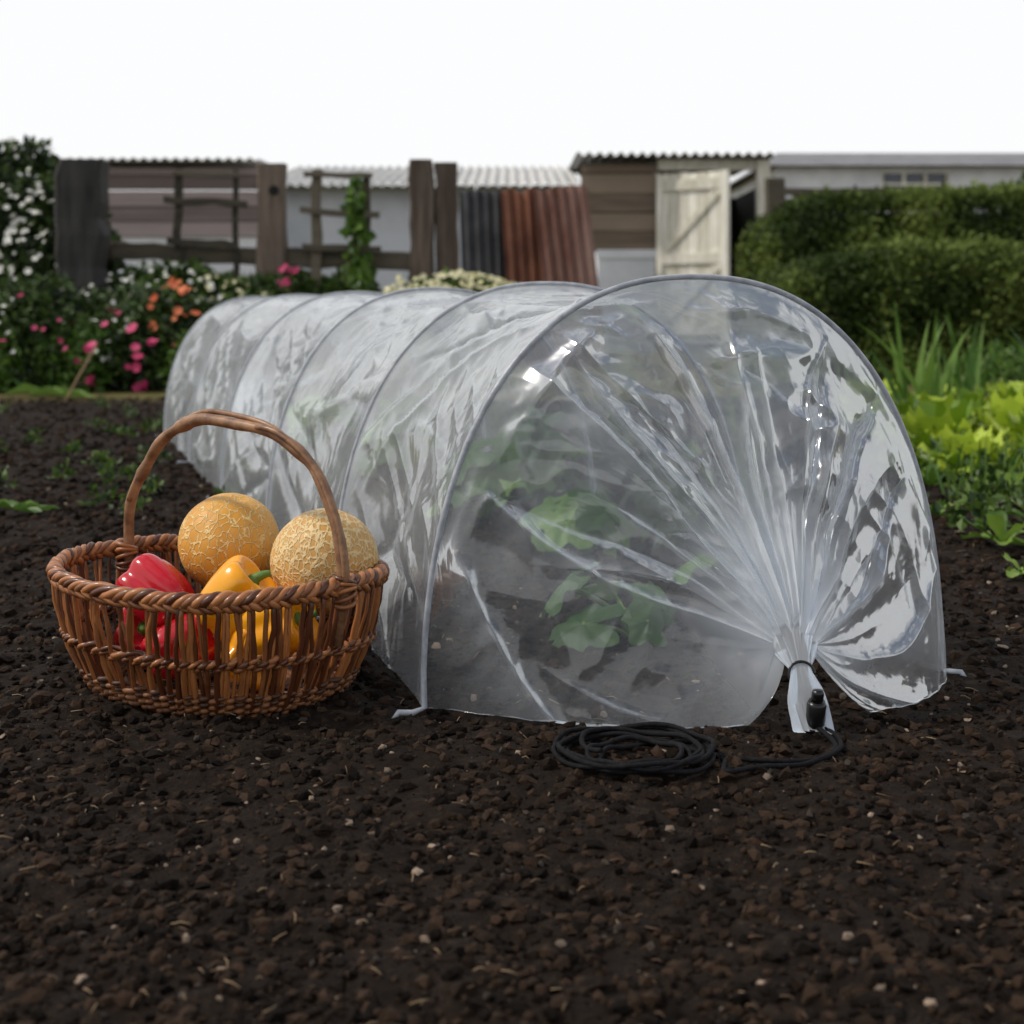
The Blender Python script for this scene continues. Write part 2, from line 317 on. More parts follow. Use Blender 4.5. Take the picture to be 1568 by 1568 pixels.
def endsheet(name,u0,Nk,Tl,L1,L2,R1,R2,G2,outdir,seed,nt_=1100,ns=170,flap=True):
    rg=np.random.default_rng(seed)
    t=np.linspace(0,np.pi,nt_);s=np.linspace(0,1,ns)**.9
    S,T=np.meshgrid(s,t,indexing='ij');tn=T/np.pi
    tw=np.clip(T+.10*S**1.1*(vn(tn*6,S*1.2,s=seed)-.5)*np.sin(T),0,np.pi)
    R=hoop(tw,np.full(T.shape,u0))
    cc=np.append(lf(np.array(u0))+W*.5,0)
    oo=R-cc;R=R+oo/(np.linalg.norm(oo,axis=-1)[...,None]+1e-9)*.0025
    phi=np.radians(218-256*tn)
    ripp=.6+.8*ridge(vn(tn*20,S*2,s=seed+1))
    ring=np.stack([np.cos(phi),.2*np.sin(phi),np.sin(phi)],-1)
    NP=Nk+ring*(.018*ripp)[...,None]
    c1=R+(NP-R)/3;c2=R+(NP-R)*2/3
    up=(np.sin(T)**1.5)[...,None]
    G=G2+ring*.028*np.array([1,1,.6])
    c2=c2*(1-.72*up)+G*.72*up
    wl=np.exp(-(tn/.085)**2)[...,None];wr=np.exp(-((1-tn)/.10)**2)[...,None]
    c1=c1*(1-wl-wr)+L1*wl+R1*wr;c2=c2*(1-wl-wr)+L2*wl+R2*wr
    s_=S[...,None]
    P=(1-s_)**3*R+3*s_*(1-s_)**2*c1+3*s_**2*(1-s_)*c2+s_**3*NP
    cre=np.zeros_like(tn)
    base=[(.05,.3),(.12,.0),(.155,.25),(.19,.05),(.225,.3),(.262,.0),(.29,.35),(.325,.05),(.36,.25),(.395,.0),(.425,.3),(.455,.05),(.485,.3),(.515,.0),(.545,.2),(.58,.0),(.615,.35),(.65,.05),(.69,.25),(.735,.0),(.78,.2),(.83,.05),(.875,.3),(.92,.1),(.955,.3)]
    for q,(t0,s0) in enumerate(base):
        t0+=rg.normal(0,.010);w1=rg.uniform(.0035,.009);w2=w1*rg.uniform(2.2,5);h=rg.uniform(.007,.026)
        if rg.random()<.25:h=-h*.7
        if rg.random()<.5:w1,w2=w2,w1
        dr=rg.normal(0,.04);s1=1.2 if rg.random()<.65 else rg.uniform(.45,.8)
        x=tn-t0-dr*(1-S)**1.5-.006*np.sin(S*8+q)-.016*(fbm(S*4+q*3,0*S,o=2,s=seed)-.5);pr=np.where(x>0,np.exp(-x/w1),np.exp(x/w2))
        cre+=h*pr*np.clip((S-s0)/.22,0,1)*np.clip((s1-S)/.2,0,1)
    env=np.clip(S/.10,0,1)*np.clip((1-S),0,1)**.55
    g=.030*(ridge(vn(tn*7+3,S*1.2,s=seed+2))-.5)+.008*(ridge(vn(tn*22,S*1.2,s=seed+3))**1.6-.4)*S+.005*S**2*(ridge(vn(tn*44,S*1.5,s=seed+4))-.5)
    cr=.020*(ridge(fbm(tn*8+S*3,S*6,s=seed+5,o=2))-.6)*np.clip(S/.1,0,1)*(1-S)
    cr+=.013*(ridge(fbm(tn*24-S*6,S*9,s=seed+6,o=2))-.6)*np.clip(S/.1,0,1)*(1-S)*(.35+.65*np.clip((.5-tn)/.1,0,1))
    if flap:
        dl=(tn-.105)+.26*(S-.06);fl=.020*np.exp(-np.abs(dl)/np.where(dl>0,.010,.04))*np.clip(S/.08,0,1)*np.clip((.50-S)/.1,0,1)
        dl2=(tn-.012)-.16*(S-.36);fl2=.016*np.exp(-np.abs(dl2)/np.where(dl2>0,.012,.03))*np.clip((S-.34)/.1,0,1)*(1-S)
        cre+=fl+fl2
    P=P+outdir*((env*(g+cre)+cr))[...,None]
    s2=np.linspace(0,1,40)[1:];S2,T2=np.meshgrid(s2,t,indexing='ij');tn2=T2/np.pi
    ph2=np.radians(218-256*tn2);rr=.018*(1-.50*np.exp(-((S2-.3)/.2)**2))*(1-.35*S2)+.006*np.clip(S2-.5,0,1)
    rip=.6+.8*ridge(vn(tn2*20,S2*2+2,s=seed+1))
    ring2=np.stack([np.cos(ph2),.3*np.sin(ph2),np.sin(ph2)*(1-.7*S2)],-1)
    P2=Nk+Tl*s2[:,None,None]+ring2*(rr*rip)[...,None]
    P=np.concatenate([P,P2],0);P[...,2]=np.maximum(P[...,2],.006+.004*vn(P[...,0]*40,P[...,1]*40,s=3))
    tnf=np.concatenate([tn,tn2]);SF=np.concatenate([S,1+S2])
    cf=np.concatenate([np.clip(np.abs(cre)*12-.03,0,.30),0*tn2])
    bun=np.sin(np.pi*np.clip(tnf,0,1))**1.2
    mil=.10+(.45+.55*bun)*np.clip((SF-(.66-.16*bun))/.34,0,1)**1.5+cf+.08*(vn(tnf*16,SF*1.5,s=seed+8)-.5)+.06*bun
    mil=np.where(SF>1.05,.5,np.minimum(mil,.95))
    mk(name,P.reshape(-1,3),gridF(P.shape[0],P.shape[1]),FILM,True,{'milk':mil.ravel()},tun)
A=np.array
endsheet('gathered_end_sheet',0.0,A([.283,1.425,.085]),A([.010,-.050,-.082]),
         A([.0,1.405,-.035]),A([.268,1.355,-.05]),A([.462,1.53,-.03]),A([.385,1.43,-.04]),A([.268,1.440,.19]),A([.25,-.95,.15]),60)
endsheet('far_end_sheet',us[-1],A([-.93,5.0,.05]),A([0,.1,-.04]),
         A([-1.1,4.75,0]),A([-1.0,4.9,0]),A([-.7,4.9,0]),A([-.8,4.95,0]),A([-.93,4.95,.12]),A([-.2,.95,.1]),90,260,50,False)
tog=B()
tog.add(*tube([[.296,1.388,.010],[.296,1.388,.014],[.297,1.387,.032],[.297,1.386,.036]],[.008,.0095,.0095,.008],20))
tog.add(*tube([[.297,1.386,.035],[.298,1.385,.044],[.298,1.385,.047]],[.006,.006,.005],16))
a=np.linspace(0,2*np.pi,40)
tog.add(*tube(np.stack([.287+.013*np.cos(a),1.408+.004*np.sin(a),.056+.012*np.sin(a)],-1),.0014,8))
tog.make('cord_lock',m_plast,True,tun)
th=np.linspace(0,2*np.pi*6.6,520);rr=.052+.014*np.sin(th*.37+1)+.005*np.sin(th*1.3)
cx=.112+.010*np.sin(th*.21);cy=1.305+.010*np.cos(th*.33)
coil=np.stack([cx+rr*1.12*np.cos(th),cy+rr*np.sin(th)*.95,.007+.0013*(th/6.28)+.004*np.sin(th*2.3)**2],-1)
def cat(pts,n):
    pts=np.array(pts,float);k=len(pts);pp=np.concatenate([2*pts[:1]-pts[1:2],pts,2*pts[-1:]-pts[-2:-1]]);o=[]
    for i in range(k-1):
        p0,p1,p2,p3=pp[i:i+4]
        for s in np.linspace(0,1,n,endpoint=False): o.append(.5*((2*p1)+(-p0+p2)*s+(2*p0-5*p1+4*p2-p3)*s*s+(-p0+3*p1-3*p2+p3)*s**3))
    o.append(pts[-1]);return np.array(o)
lead=cat([[.296,1.385,.012],[.305,1.36,.007],[.300,1.325,.007],[.265,1.285,.007],[.225,1.275,.008],[.19,1.262,.008],coil[0]+[.010,-.02,0],coil[0]],12)[:-1]
lead2=cat([[.300,1.388,.012],[.312,1.37,.007],[.306,1.33,.007],[.27,1.295,.007],[.20,1.30,.008],[.15,1.33,.012],[.19,1.35,.008]],12)
rb=B();rb.add(*tube(np.concatenate([lead,coil]),.0024,8));rb.add(*tube(lead2,.0024,8))
rb.make('black_rope_coil',m_rope)
# ------------------------------------------------------------ plants under tunnel
def polar_leaf(b,c,nrm,R,lobes=5):
    nrm=np.array(nrm,float);nrm/=np.linalg.norm(nrm);x=np.cross(nrm,[.3,.9,.1]);x/=np.linalg.norm(x);y=np.cross(nrm,x)
    k=40;a=np.linspace(0,2*np.pi,k,endpoint=False);nr=6;r=np.linspace(.02,1,nr)
    rad=R*(1+.16*np.cos(lobes*a)+.05*np.sin(13*a+rng.random()*6)-.45*np.exp(-((a-np.pi)/.25)**2))
    rr=r[:,None]*rad[None];h=R*(.22*r[:,None]**2+.10*r[:,None]*np.cos(lobes*a)[None]+.05*r[:,None]**2*np.sin(9*a+1)[None])
    V=c+rr[...,None]*(np.cos(a)[None,:,None]*x+np.sin(a)[None,:,None]*y)-h[...,None]*nrm
    b.add(V.reshape(-1,3),gridF(nr,k,True))
def squash(name,x,y,n,R,hmax):
    e=empty(name);b=B();s=B()
    for i in range(n):
        a=rng.uniform(0,6.28);d=rng.uniform(.03,.11);h=rng.uniform(.03,hmax)
        c=np.array([x+d*math.cos(a),y+d*math.sin(a),h]);nr=[.6*math.cos(a)+rng.normal(0,.2),.6*math.sin(a)-.25,rng.uniform(.6,1.2)]
        polar_leaf(b,c,nr,R*rng.uniform(.6,1.15))
        s.add(*tube(cat([[x,y,0],[x+.3*d*math.cos(a),y+.3*d*math.sin(a),h*.6],c],6),.0032,6))
    b.make('leaves',m_squash,True,e);s.make('stalks',m_blade,True,e)
squash('courgette_plant',.15,1.78,6,.045,.075)
squash('courgette_plant',.33,2.15,7,.055,.10)
squash('courgette_plant',.10,2.45,11,.058,.13)
squash('courgette_plant',-.05,2.75,12,.060,.14)
squash('courgette_plant',.08,3.1,12,.065,.16)
squash('courgette_plant',-.30,3.5,12,.065,.17)
squash('courgette_plant',-.55,4.1,12,.065,.17)
# ------------------------------------------------------------ basket
bas=empty('wicker_basket')
C=np.array([-.328,1.583]);A1=np.array([.8,-.6]);B1=np.array([.6,.8])
def bk(th,wv,off=0,zo=0):
    th=np.asarray(th,float);wv=np.asarray(wv,float);e=2/2.4
    c=np.cos(th);s=np.sin(th)
    k=.74+.26*np.sin(np.clip(wv,0,1)*np.pi/2)**.75
    k=np.where(wv<0,.74*(1+wv),k)
    x=np.sign(c)*np.abs(c)**e*(.190*k+off);y=np.sign(s)*np.abs(s)**e*(.145*k+off)
    xy=C+x[...,None]*A1+y[...,None]*B1
    z=-.001+np.clip(wv,0,2)*.127+.008*np.abs(c)**3*np.clip(wv,0,1)+zo
    return np.concatenate([xy,z[...,None]],-1)
st=B();nst=128
for i in range(nst):
    for rep in range(1 if i%3 else 2):
        t0=2*np.pi*(i+.4*rep)/nst+rng.normal(0,.010);wv=np.linspace(-.02,1.0,9)
        tilt=rng.normal(0,.05)
        st.add(*tube(bk(t0+tilt*wv+rng.normal(0,.004,9),wv,off=rng.normal(0,.0018)+.001*np.sin(wv*14+i*np.pi)),rng.uniform(.0020,.0034)*np.linspace(1.1,.9,9),7))
st.make('stakes',m_wick,True,bas)
wl=B()
def strand(w0,ph,rad,off,zamp,freq,base=0,jit=0):
    th=np.linspace(0,2*np.pi,520);j=jit*np.sin(th*3+ph)+jit*.6*np.sin(th*7+ph*2)
    f=freq*th+.7*np.sin(th*5)+ph
    return tube(bk(th,np.full(520,w0),off=base+off*np.cos(f),zo=zamp*np.sin(f)+j),rad*(1+.15*np.sin(th*17+ph)),7)
for k in range(4): wl.add(*strand(1.0,k*np.pi/2,.0042,.0048,.0046,26,.001,.0008))
for k in range(3): wl.add(*strand(.955,k*2.1,.0034,.0045,.004,-30,.001,.0008))
for k in range(2): wl.add(*strand(.49,k*np.pi,.0028,.0048,.0022,46,.0,.0018))
for k in range(2): wl.add(*strand(.46,k*np.pi+.9,.0024,.0046,.0020,46,.0,.0014))
wl.make('rim_and_waling',m_wick,True,bas)
wd=B()
for q,w0 in enumerate(np.linspace(0.03,.2,7)):
    wd.add(*strand(w0,(q%2)*np.pi,.0027,.0042,.0006,46,.0,.0008))
for q in range(12):
    th=np.linspace(0,2*np.pi,120);wd.add(*tube(bk(th,np.full(120,-.02-.075*q),zo=.004),.006,6))
wd.make('woven_base',m_wickd,True,bas)
hb=B();n=60;ph=np.linspace(0,np.pi,n);e=2/2.25
def hpath(dx=0,dz=0,db=0):
    x=-np.sign(np.cos(ph))*np.abs(np.cos(ph))**e;z=np.abs(np.sin(ph))**e
    xy=C+((.018+(.176+dx)*x)[:,None])*A1+(db)*B1
    return np.concatenate([xy,(.126+(.168+dz)*z)[:,None]],-1)
wob=np.stack([vn(ph*3,0,s=5)-.5,vn(ph*3,5,s=6)-.5,vn(ph*3,9,s=8)-.5],-1)*.007
r=.0054+.0016*vn(ph*9,1,s=4)+.0022*np.exp(-((ph-1.2)/.05)**2)+.0018*np.exp(-((ph-2.2)/.06)**2)+.0018*np.exp(-((ph-.6)/.05)**2)
H=hpath()+wob
H=np.concatenate([H[:1]+[[ .010,-.006,-.05]],H,H[-1:]+[[-.008,.006,-.055]]]);r=np.concatenate([[.005],r,[.005]])
hb.add(*tube(H,r,12))
H2=hpath(.0,.006,0)+wob;H2+=np.stack([.0*ph,-.008*np.cos(ph*2),.003*np.sin(ph*5)],-1);hb.add(*tube(H2[6:44],.0032,8))
H3=hpath(.004,.002,0)+wob;H3+=np.stack([.0*ph,-.007*np.ones(n),.002*np.sin(ph*7)],-1);hb.add(*tube(H3[34:59],.0034,8))
hb.make('handle',m_handle,True,bas)
bd=B()
for sgn in (0,-1):
    p=hpath()[sgn]
    for q in range(5):
        a=np.linspace(0,2*np.pi,24);bd.add(*tube(np.stack([p[0]+.011*np.cos(a),p[1]+.011*np.sin(a),p[2]-.010+.0055*q+.004*np.sin(a+q)],-1),.0026,6))
bd.make('handle_bindings',m_wick,True,bas)
# ------------------------------------------------------------ fruit
def melon(name,loc,R,mat,rz):
    nu,nv=80,120;th=np.linspace(0.001,np.pi-.001,nu)[:,None];ph=np.linspace(0,2*np.pi,nv,endpoint=False)[None]
    r=R*(1-.012*np.abs(np.cos(5*ph))**6*np.sin(th))*(1-.05*np.exp(-(th/.16)**2))
    r=r*(1+.03*(fbm(np.sin(th)*np.cos(ph)*1.5,np.sin(th)*np.sin(ph)*1.5,np.cos(th)*1.5,o=2,s=int(R*1e5))-.5))
    V=np.stack([r*np.sin(th)*np.cos(ph),r*np.sin(th)*np.sin(ph),.97*r*np.cos(th)+0*ph],-1).reshape(-1,3)
    ob=mk(name,V,gridF(nu,nv,True),mat,True,None,None,loc);ob.rotation_euler=(rz[0],rz[1],rz[2]);return ob
melon('cantaloupe_melon',(-.329,1.655,.146),.0585,melonmat('melon_skin_orange',(.62,.28,.03),(.74,.37,.055),(.82,.58,.24),115,.07),(.3,.15,.4))
melon('cantaloupe_melon',(-.208,1.580,.137),.0600,melonmat('melon_skin_beige',(.56,.28,.06),(.62,.35,.10),(.74,.55,.27),170,.15),(-.3,.5,1.2))
def pepper(name,loc,R,Hh,mat,rot,lob=4):
    e=empty(name);nu,nv=50,96;th=np.linspace(0.001,np.pi-.001,nu)[:,None];ph=np.linspace(0,2*np.pi,nv,endpoint=False)[None]
    zz=np.cos(th);s=np.abs(np.sin(th))**.62
    lobe=1-.17*np.abs(np.cos(lob*ph/2+.2*np.sin(ph)))**5
    taper=1+.12*zz
    r=R*s*lobe*taper
    dent=.34*np.exp(-(np.sin(th)/.42)**2)*(zz>0)-.18*np.exp(-(np.sin(th)/.35)**2)*(zz<0)
    bulge=.12*(np.abs(np.sin(lob*ph/2)))*(np.sin(th)**1)
    z=Hh*(np.sign(zz)*np.abs(zz)**.8-dent+bulge*np.sign(zz)*np.abs(zz)**.3)
    V=np.stack([r*np.cos(ph),r*np.sin(ph),z+0*ph],-1).reshape(-1,3)
    mk('skin',V,gridF(nu,nv,True),mat,True,None,e)
    z0=Hh*.66
    mk('stem',*tube(cat([[0,0,z0-.006],[0,0,z0+.004],[.003,.001,z0+.012],[.008,.002,z0+.019]],5),np.linspace(.009,.0042,16)*np.where(np.arange(16)<5,1,.8),10),m_stem,True,None,e)
    e.location=loc;e.rotation_euler=rot
pepper('red_bell_pepper',(-.400,1.600,.098),.036,.042,m_red,(-.7,-.9,.3))
pepper('red_bell_pepper',(-.420,1.618,.050),.034,.042,m_red,(1.2,.3,.2))
pepper('orange_bell_pepper',(-.300,1.545,.102),.040,.042,m_ora,(.1,.75,.1))
pepper('orange_bell_pepper',(-.252,1.520,.078),.036,.044,m_ora,(1.2,.2,1.1))
pepper('orange_bell_pepper',(-.280,1.535,.044),.036,.042,m_ora,(1.4,.5,.2))
pepper('red_bell_pepper',(-.365,1.565,.046),.034,.040,m_red,(1.3,.2,2.2))
# ------------------------------------------------------------ foliage helpers
def leaves(C0,size,up=.3,el=1.8):
    n=len(C0);d=rng.normal(0,1,(n,3));d[:,2]+=up;d/=np.linalg.norm(d,axis=1)[:,None]
    q=rng.normal(0,1,(n,3));s=np.cross(d,q);s/=np.linalg.norm(s,axis=1)[:,None];nr=np.cross(d,s)
    sz=(size*rng.uniform(.6,1.3,n))[:,None]
    v0=C0;v1=C0+d*sz*.45*1+s*sz/el*.6+nr*sz*.12;v2=C0+d*sz;v3=C0+d*sz*.45-s*sz/el*.6+nr*sz*.12
    V=np.stack([v0,v1,v2,v3],1).reshape(-1,3);i=4*np.arange(n)[:,None]
    F=np.concatenate([i+[[0,1,2]],i+[[0,2,3]]])
    return V,F
def flowers(C0,r,pet=5,face=(0,-.8,.6)):
    n=len(C0);f=np.array(face)+rng.normal(0,.35,(n,3));f/=np.linalg.norm(f,axis=1)[:,None]
    x=np.cross(f,[0,0,1.]);x/=np.linalg.norm(x,axis=1)[:,None];y=np.cross(f,x)
    V=[];F=[];R=(r*rng.uniform(.6,1.25,n))[:,None];base=0
    for p in range(pet):
        a=2*np.pi*p/pet;d=np.cos(a)*x+np.sin(a)*y;s=-np.sin(a)*x+np.cos(a)*y
        vv=np.stack([C0,C0+d*R*.7+s*R*.5+f*R*.25,C0+d*R+f*R*.2,C0+d*R*.7-s*R*.5+f*R*.25],1).reshape(-1,3)
        i=base+4*np.arange(n)[:,None];V.append(vv);F+= [i+[[0,1,2]],i+[[0,2,3]]];base+=4*n
    return np.concatenate(V),np.concatenate(F)
def blob(n,c,r,shell=.5):
    d=rng.normal(0,1,(n,3));d/=np.linalg.norm(d,axis=1)[:,None];k=rng.uniform(shell,1,n)**.7
    lump=.65+.7*fbm(d[:,0]*2.2+c[0]*3,d[:,1]*2.2,d[:,2]*2.2+c[2],o=3,s=17)
    P=np.array(c)+d*(k*lump)[:,None]*np.array(r);P=P[P[:,2]>.01];return P
def bush(name,clumps,n,size,mat,fl=None,el=1.8,up=.3):
    e=empty(name);Ps=[blob(int(n*w),c,r) for c,r,w in clumps];P=np.concatenate(Ps)
    V,F=leaves(P,size,up,el);mk('leaves',V,F,mat,False,{'rnd':np.repeat(np.clip(rng.normal(.5,.25,len(P))+ .6*(fbm(P[:,0]*5,P[:,2]*5,P[:,1]*5,o=2)-.5),0,1),4)},e)
    b=B()
    for c,r,w_ in clumps:
        for q in range(5):
            tip=np.array(c)+rng.normal(0,.35,3)*np.array(r);b0=np.array([c[0]+rng.normal(0,.05),c[1]+rng.normal(0,.05),0]);
            b.add(*tube(cat([b0,(b0+tip)/2+rng.normal(0,.03,3),tip],5),np.linspace(.012,.003,11),5))
    b.make('stems',m_wood,True,e)
    if fl:
        for k,(m_,cnt,rad,pts) in enumerate(fl):
            Q=np.concatenate([blob(int(cnt*6),c,r,.9) for c,r in pts]);Q=Q[rng.permutation(len(Q))]
            cy=np.mean([c[1] for c,r in pts]);Q=Q[Q[:,1]<cy+.05][:cnt]
            Q[:,1]-=.03;V,F=flowers(Q,rad);mk('blooms_%d'%k,V,F,m_,False,None,e)
    return e
def hedge(name,x0,x1,y0,y1,z1,n,size,round_=.12):
    e=empty(name)
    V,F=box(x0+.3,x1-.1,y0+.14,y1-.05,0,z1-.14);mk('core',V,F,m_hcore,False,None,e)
    m1=int(n*.55);m2=int(n*.35);m3=n-m1-m2
    a=np.stack([rng.uniform(x0,x1,m1),np.full(m1,y0),rng.uniform(0,z1,m1)],-1)
    b_=np.stack([rng.uniform(x0,x1,m2),rng.uniform(y0,y1,m2),np.full(m2,z1)],-1)
    c_=np.stack([np.full(m3,x0),rng.uniform(y0,y1,m3),rng.uniform(0,z1,m3)],-1)
    P=np.concatenate([a,b_,c_])
    dz=np.clip((P[:,2]-(z1-round_*1.5))/(round_*1.5),0,1);P[:,1]+=np.where(np.abs(P[:,1]-y0)<.01,round_*dz**2,0)
    dy=np.clip(1-(P[:,1]-y0)/(round_*1.5),0,1);P[:,2]-=np.where(P[:,2]>z1-.01,round_*.6*dy**2,0)
    dx=np.clip(1-(P[:,0]-x0)/.5,0,1);P[:,2]-=np.where(P[:,2]>z1*.7,.25*z1*dx**2,0)
    nn=fbm(P[:,0]*2.2,P[:,2]*2.6,P[:,1]*2.2,o=3,s=51)-.5
    P[:,1]-=nn*.30;P[:,2]+=nn*.14
    P+=rng.normal(0,.026,P.shape)
    V,F=leaves(P,size,.5,1.6)
    rd=np.clip(.48+nn*1.8+rng.normal(0,.2,len(P)),0,1)
    mk('leaves',V,F,m_hedge,False,{'rnd':np.repeat(rd,4)},e)
hedge('clipped_hedge',1.50,6.0,7.7,9.0,.72,60000,.034)
hedge('clipped_hedge',1.98,7,10.9,12.2,1.29,52000,.045,.2)
bush('pink_rose_bush',[((-1.95,7.3,.22),(.42,.35,.30),1),((-2.4,7.2,.25),(.4,.3,.3),1),((-1.62,7.2,.2),(.25,.25,.28),.5)],8000,.05,m_dark,
     [(m_pink,40,.028,[((-1.92,7.15,.2),(.38,.3,.22))]),(m_pink,14,.018,[((-2.4,7.1,.3),(.3,.3,.2))]),(m_white,36,.012,[((-2.3,7.1,.32),(.45,.3,.2))])])
bush('leafy_border_plant',[((-2.15,7.05,.16),(.22,.15,.18),1),((-1.55,7.0,.14),(.16,.15,.17),.6),((-2.6,6.95,.15),(.2,.15,.2),.8)],1500,.055,m_blade,None,el=2.5,up=.8)
bush('white_flowering_shrub',[((-2.88,8.3,.92),(.42,.4,.40),1.2),((-2.65,8.2,.65),(.38,.35,.42),1),((-2.95,8.2,.35),(.5,.35,.4),1)],10000,.055,m_dark,
     [(m_white,190,.018,[((-2.85,8.1,.95),(.40,.3,.36)),((-2.62,8.0,.72),(.26,.3,.30))])])
bush('white_phlox_plant',[((-1.85,7.9,.42),(.42,.3,.25),1),((-1.45,7.9,.36),(.3,.3,.24),.6)],6000,.045,m_leaf,
     [(m_white,130,.015,[((-1.92,7.8,.48),(.38,.3,.17))]),(m_cream,70,.016,[((-1.6,7.8,.44),(.3,.3,.16))])])
bush('orange_lily_plant',[((-1.72,7.2,.26),(.14,.14,.26),1)],1300,.05,m_leaf,[(m_orange,20,.024,[((-1.67,7.02,.40),(.12,.06,.16))])])
bush('pink_lupin_plant',[((-1.25,8.0,.35),(.30,.2,.28),1),((-.95,8.0,.36),(.3,.2,.24),1)],4500,.05,m_leaf,[(m_pink,18,.020,[((-1.24,7.9,.54),(.05,.05,.15))])])
bush('cream_yarrow_plant',[((-.28,7.2,.34),(.36,.25,.24),1)],5000,.045,m_leaf,[(m_cream,260,.016,[((-.28,7.1,.48),(.35,.2,.11))])])
bush('dark_shrub',[((-4.2,10.5,.8),(.9,.6,.75),1),((-3.5,10.2,.5),(.7,.5,.6),.7)],10000,.08,m_dark)
bush('climbing_vine',[((-.84,7.9,.55),(.06,.06,.2),1),((-.86,7.9,.83),(.05,.05,.18),.5),((-.87,7.9,1.02),(.04,.05,.14),.25)],260,.06,m_blade,el=1.3)
bush('garden_weed_patch',[((1.25,6.6,.08),(.25,.2,.14),1),((2.2,6.4,.08),(.25,.2,.16),1)],900,.05,m_blade,el=4,up=1.5)
# ------------------------------------------------------------ fence and posts
fe=empty('rustic_trellis_fence');k=8/2178
def fx(p): return (p-784)*k
def fz(p): return .42+(470-p)*k
fb=B()
def bar(bb,p0,p1,w,d,n=10,j=.004):
    p0=np.array(p0,float);p1=np.array(p1,float);T=(p1-p0)/np.linalg.norm(p1-p0)
    s=np.cross(T,[0,1,0]);s/=np.linalg.norm(s);f=np.array([0,1,0.])
    V=[]
    for q in np.linspace(0,1,n):
        c=p0+(p1-p0)*q+rng.normal(0,j,3)*[1,.3,1]
        ww=w*rng.uniform(.9,1.1)
        for a,b_ in ((-1,-.8),(-.85,-1),(.85,-1),(1,-.8),(1,.8),(.85,1),(-.85,1),(-1,.8)): V.append(c+s*a*ww/2+f*b_*d/2)
    V=np.array(V);F=gridF(n,8,True)
    caps=np.array([[0,1,2,3],[0,3,4,7],[4,5,6,7]]);o=8*(n-1)
    bb.add(V,np.concatenate([F,caps,caps[:,::-1]+o]))
Yf=8.0
bar(fb,(fx(175),Yf,fz(384)),(fx(640),Yf,fz(402)),.10,.05,16)
bar(fb,(fx(-20),Yf+.05,fz(378)),(fx(180),Yf+.05,fz(384)),.10,.05,8)
for x,z0,z1,w_ in ((275,258,560,.045),(362,262,560,.03),(485,262,560,.055),(560,268,560,.04)):
    bar(fb,(fx(x),Yf-.06,fz(z1)),(fx(x+3),Yf-.06,fz(z0)),w_,.03,10)
bar(fb,(fx(258),Yf-.10,fz(308)),(fx(384),Yf-.10,fz(314)),.04,.025,6)
bar(fb,(fx(272),Yf-.10,fz(268)),(fx(372),Yf-.10,fz(270)),.03,.025,6)
bar(fb,(fx(262),Yf-.10,fz(372)),(fx(370),Yf-.10,fz(376)),.04,.025,6)
bar(fb,(fx(462),Yf-.10,fz(324)),(fx(584),Yf-.10,fz(332)),.035,.025,6)
bar(fb,(fx(464),Yf-.10,fz(380)),(fx(586),Yf-.10,fz(384)),.04,.025,6)
bar(fb,(fx(470),Yf-.10,fz(270)),(fx(575),Yf-.10,fz(272)),.03,.025,6)
fb.make('rails_and_trellis',m_rail,False,fe)
pb=B()
bar(pb,(fx(420),Yf,-.05),(fx(416),Yf,fz(252)),.155,.12,12)
bar(pb,(fx(646),Yf+.02,-.05),(fx(646),Yf+.02,fz(246)),.135,.14,12)
bar(pb,(fx(684),Yf+.05,-.05),(fx(683),Yf+.05,fz(250)),.125,.14,12)
pb.make('posts',m_wood,False,fe)
hb2=B();hb2.add(*tube([[fx(422),Yf-.066,fz(293)],[fx(422),Yf-.05,fz(293)]],.028,14));hb2.make('post_hole_shade',m_black,False,fe)  # solid black disc on the post face, painted shade of a hole
pd=B();bar(pd,(fx(143),Yf-.2,-.05),(fx(143),Yf-.2,fz(248)),.24,.2,16,.008)
pd.make('dark_gate_post',m_dkwood,False)
# ------------------------------------------------------------ corrugated sheets
def corr(bb,x0,x1,y,z0,z1,pitch=.072,amp=.016,lx=0,ly=0,topj=.0,nz=12):
    n=int((x1-x0)/pitch*12)+2;xs_=np.linspace(x0,x1,n);zs=np.linspace(0,1,nz)
    ZZ,XX=np.meshgrid(zs,xs_,indexing='ij')
    jag=topj*(vn(XX*14,0,s=77)-.5)
    V=np.stack([XX+lx*ZZ,y+ly*ZZ+amp*np.sin(2*np.pi*(XX-x0)/pitch)+.01*np.sin(ZZ*5),z0+(z1-z0)*ZZ+jag*ZZ],-1).reshape(-1,3)
    bb.add(V,gridF(nz,n))
def s10(name,pa,pb_,top,mat,y,lx,rise=0):
    b=B();x0=(pa-784)*y/2178;x1=(pb_-784)*y/2178;corr(b,x0,x1,y,0,.42+(470-top)*y/2178,lx=lx,ly=.22,topj=.05);b.make(name,mat)
s10('corrugated_iron_sheet',712,792,286,m_dkiron,10.1,-.05)
s10('corrugated_iron_sheet',783,853,287,m_rust,10.0,-.08)
s10('corrugated_iron_sheet',848,932,283,m_rust2,9.93,-.14)
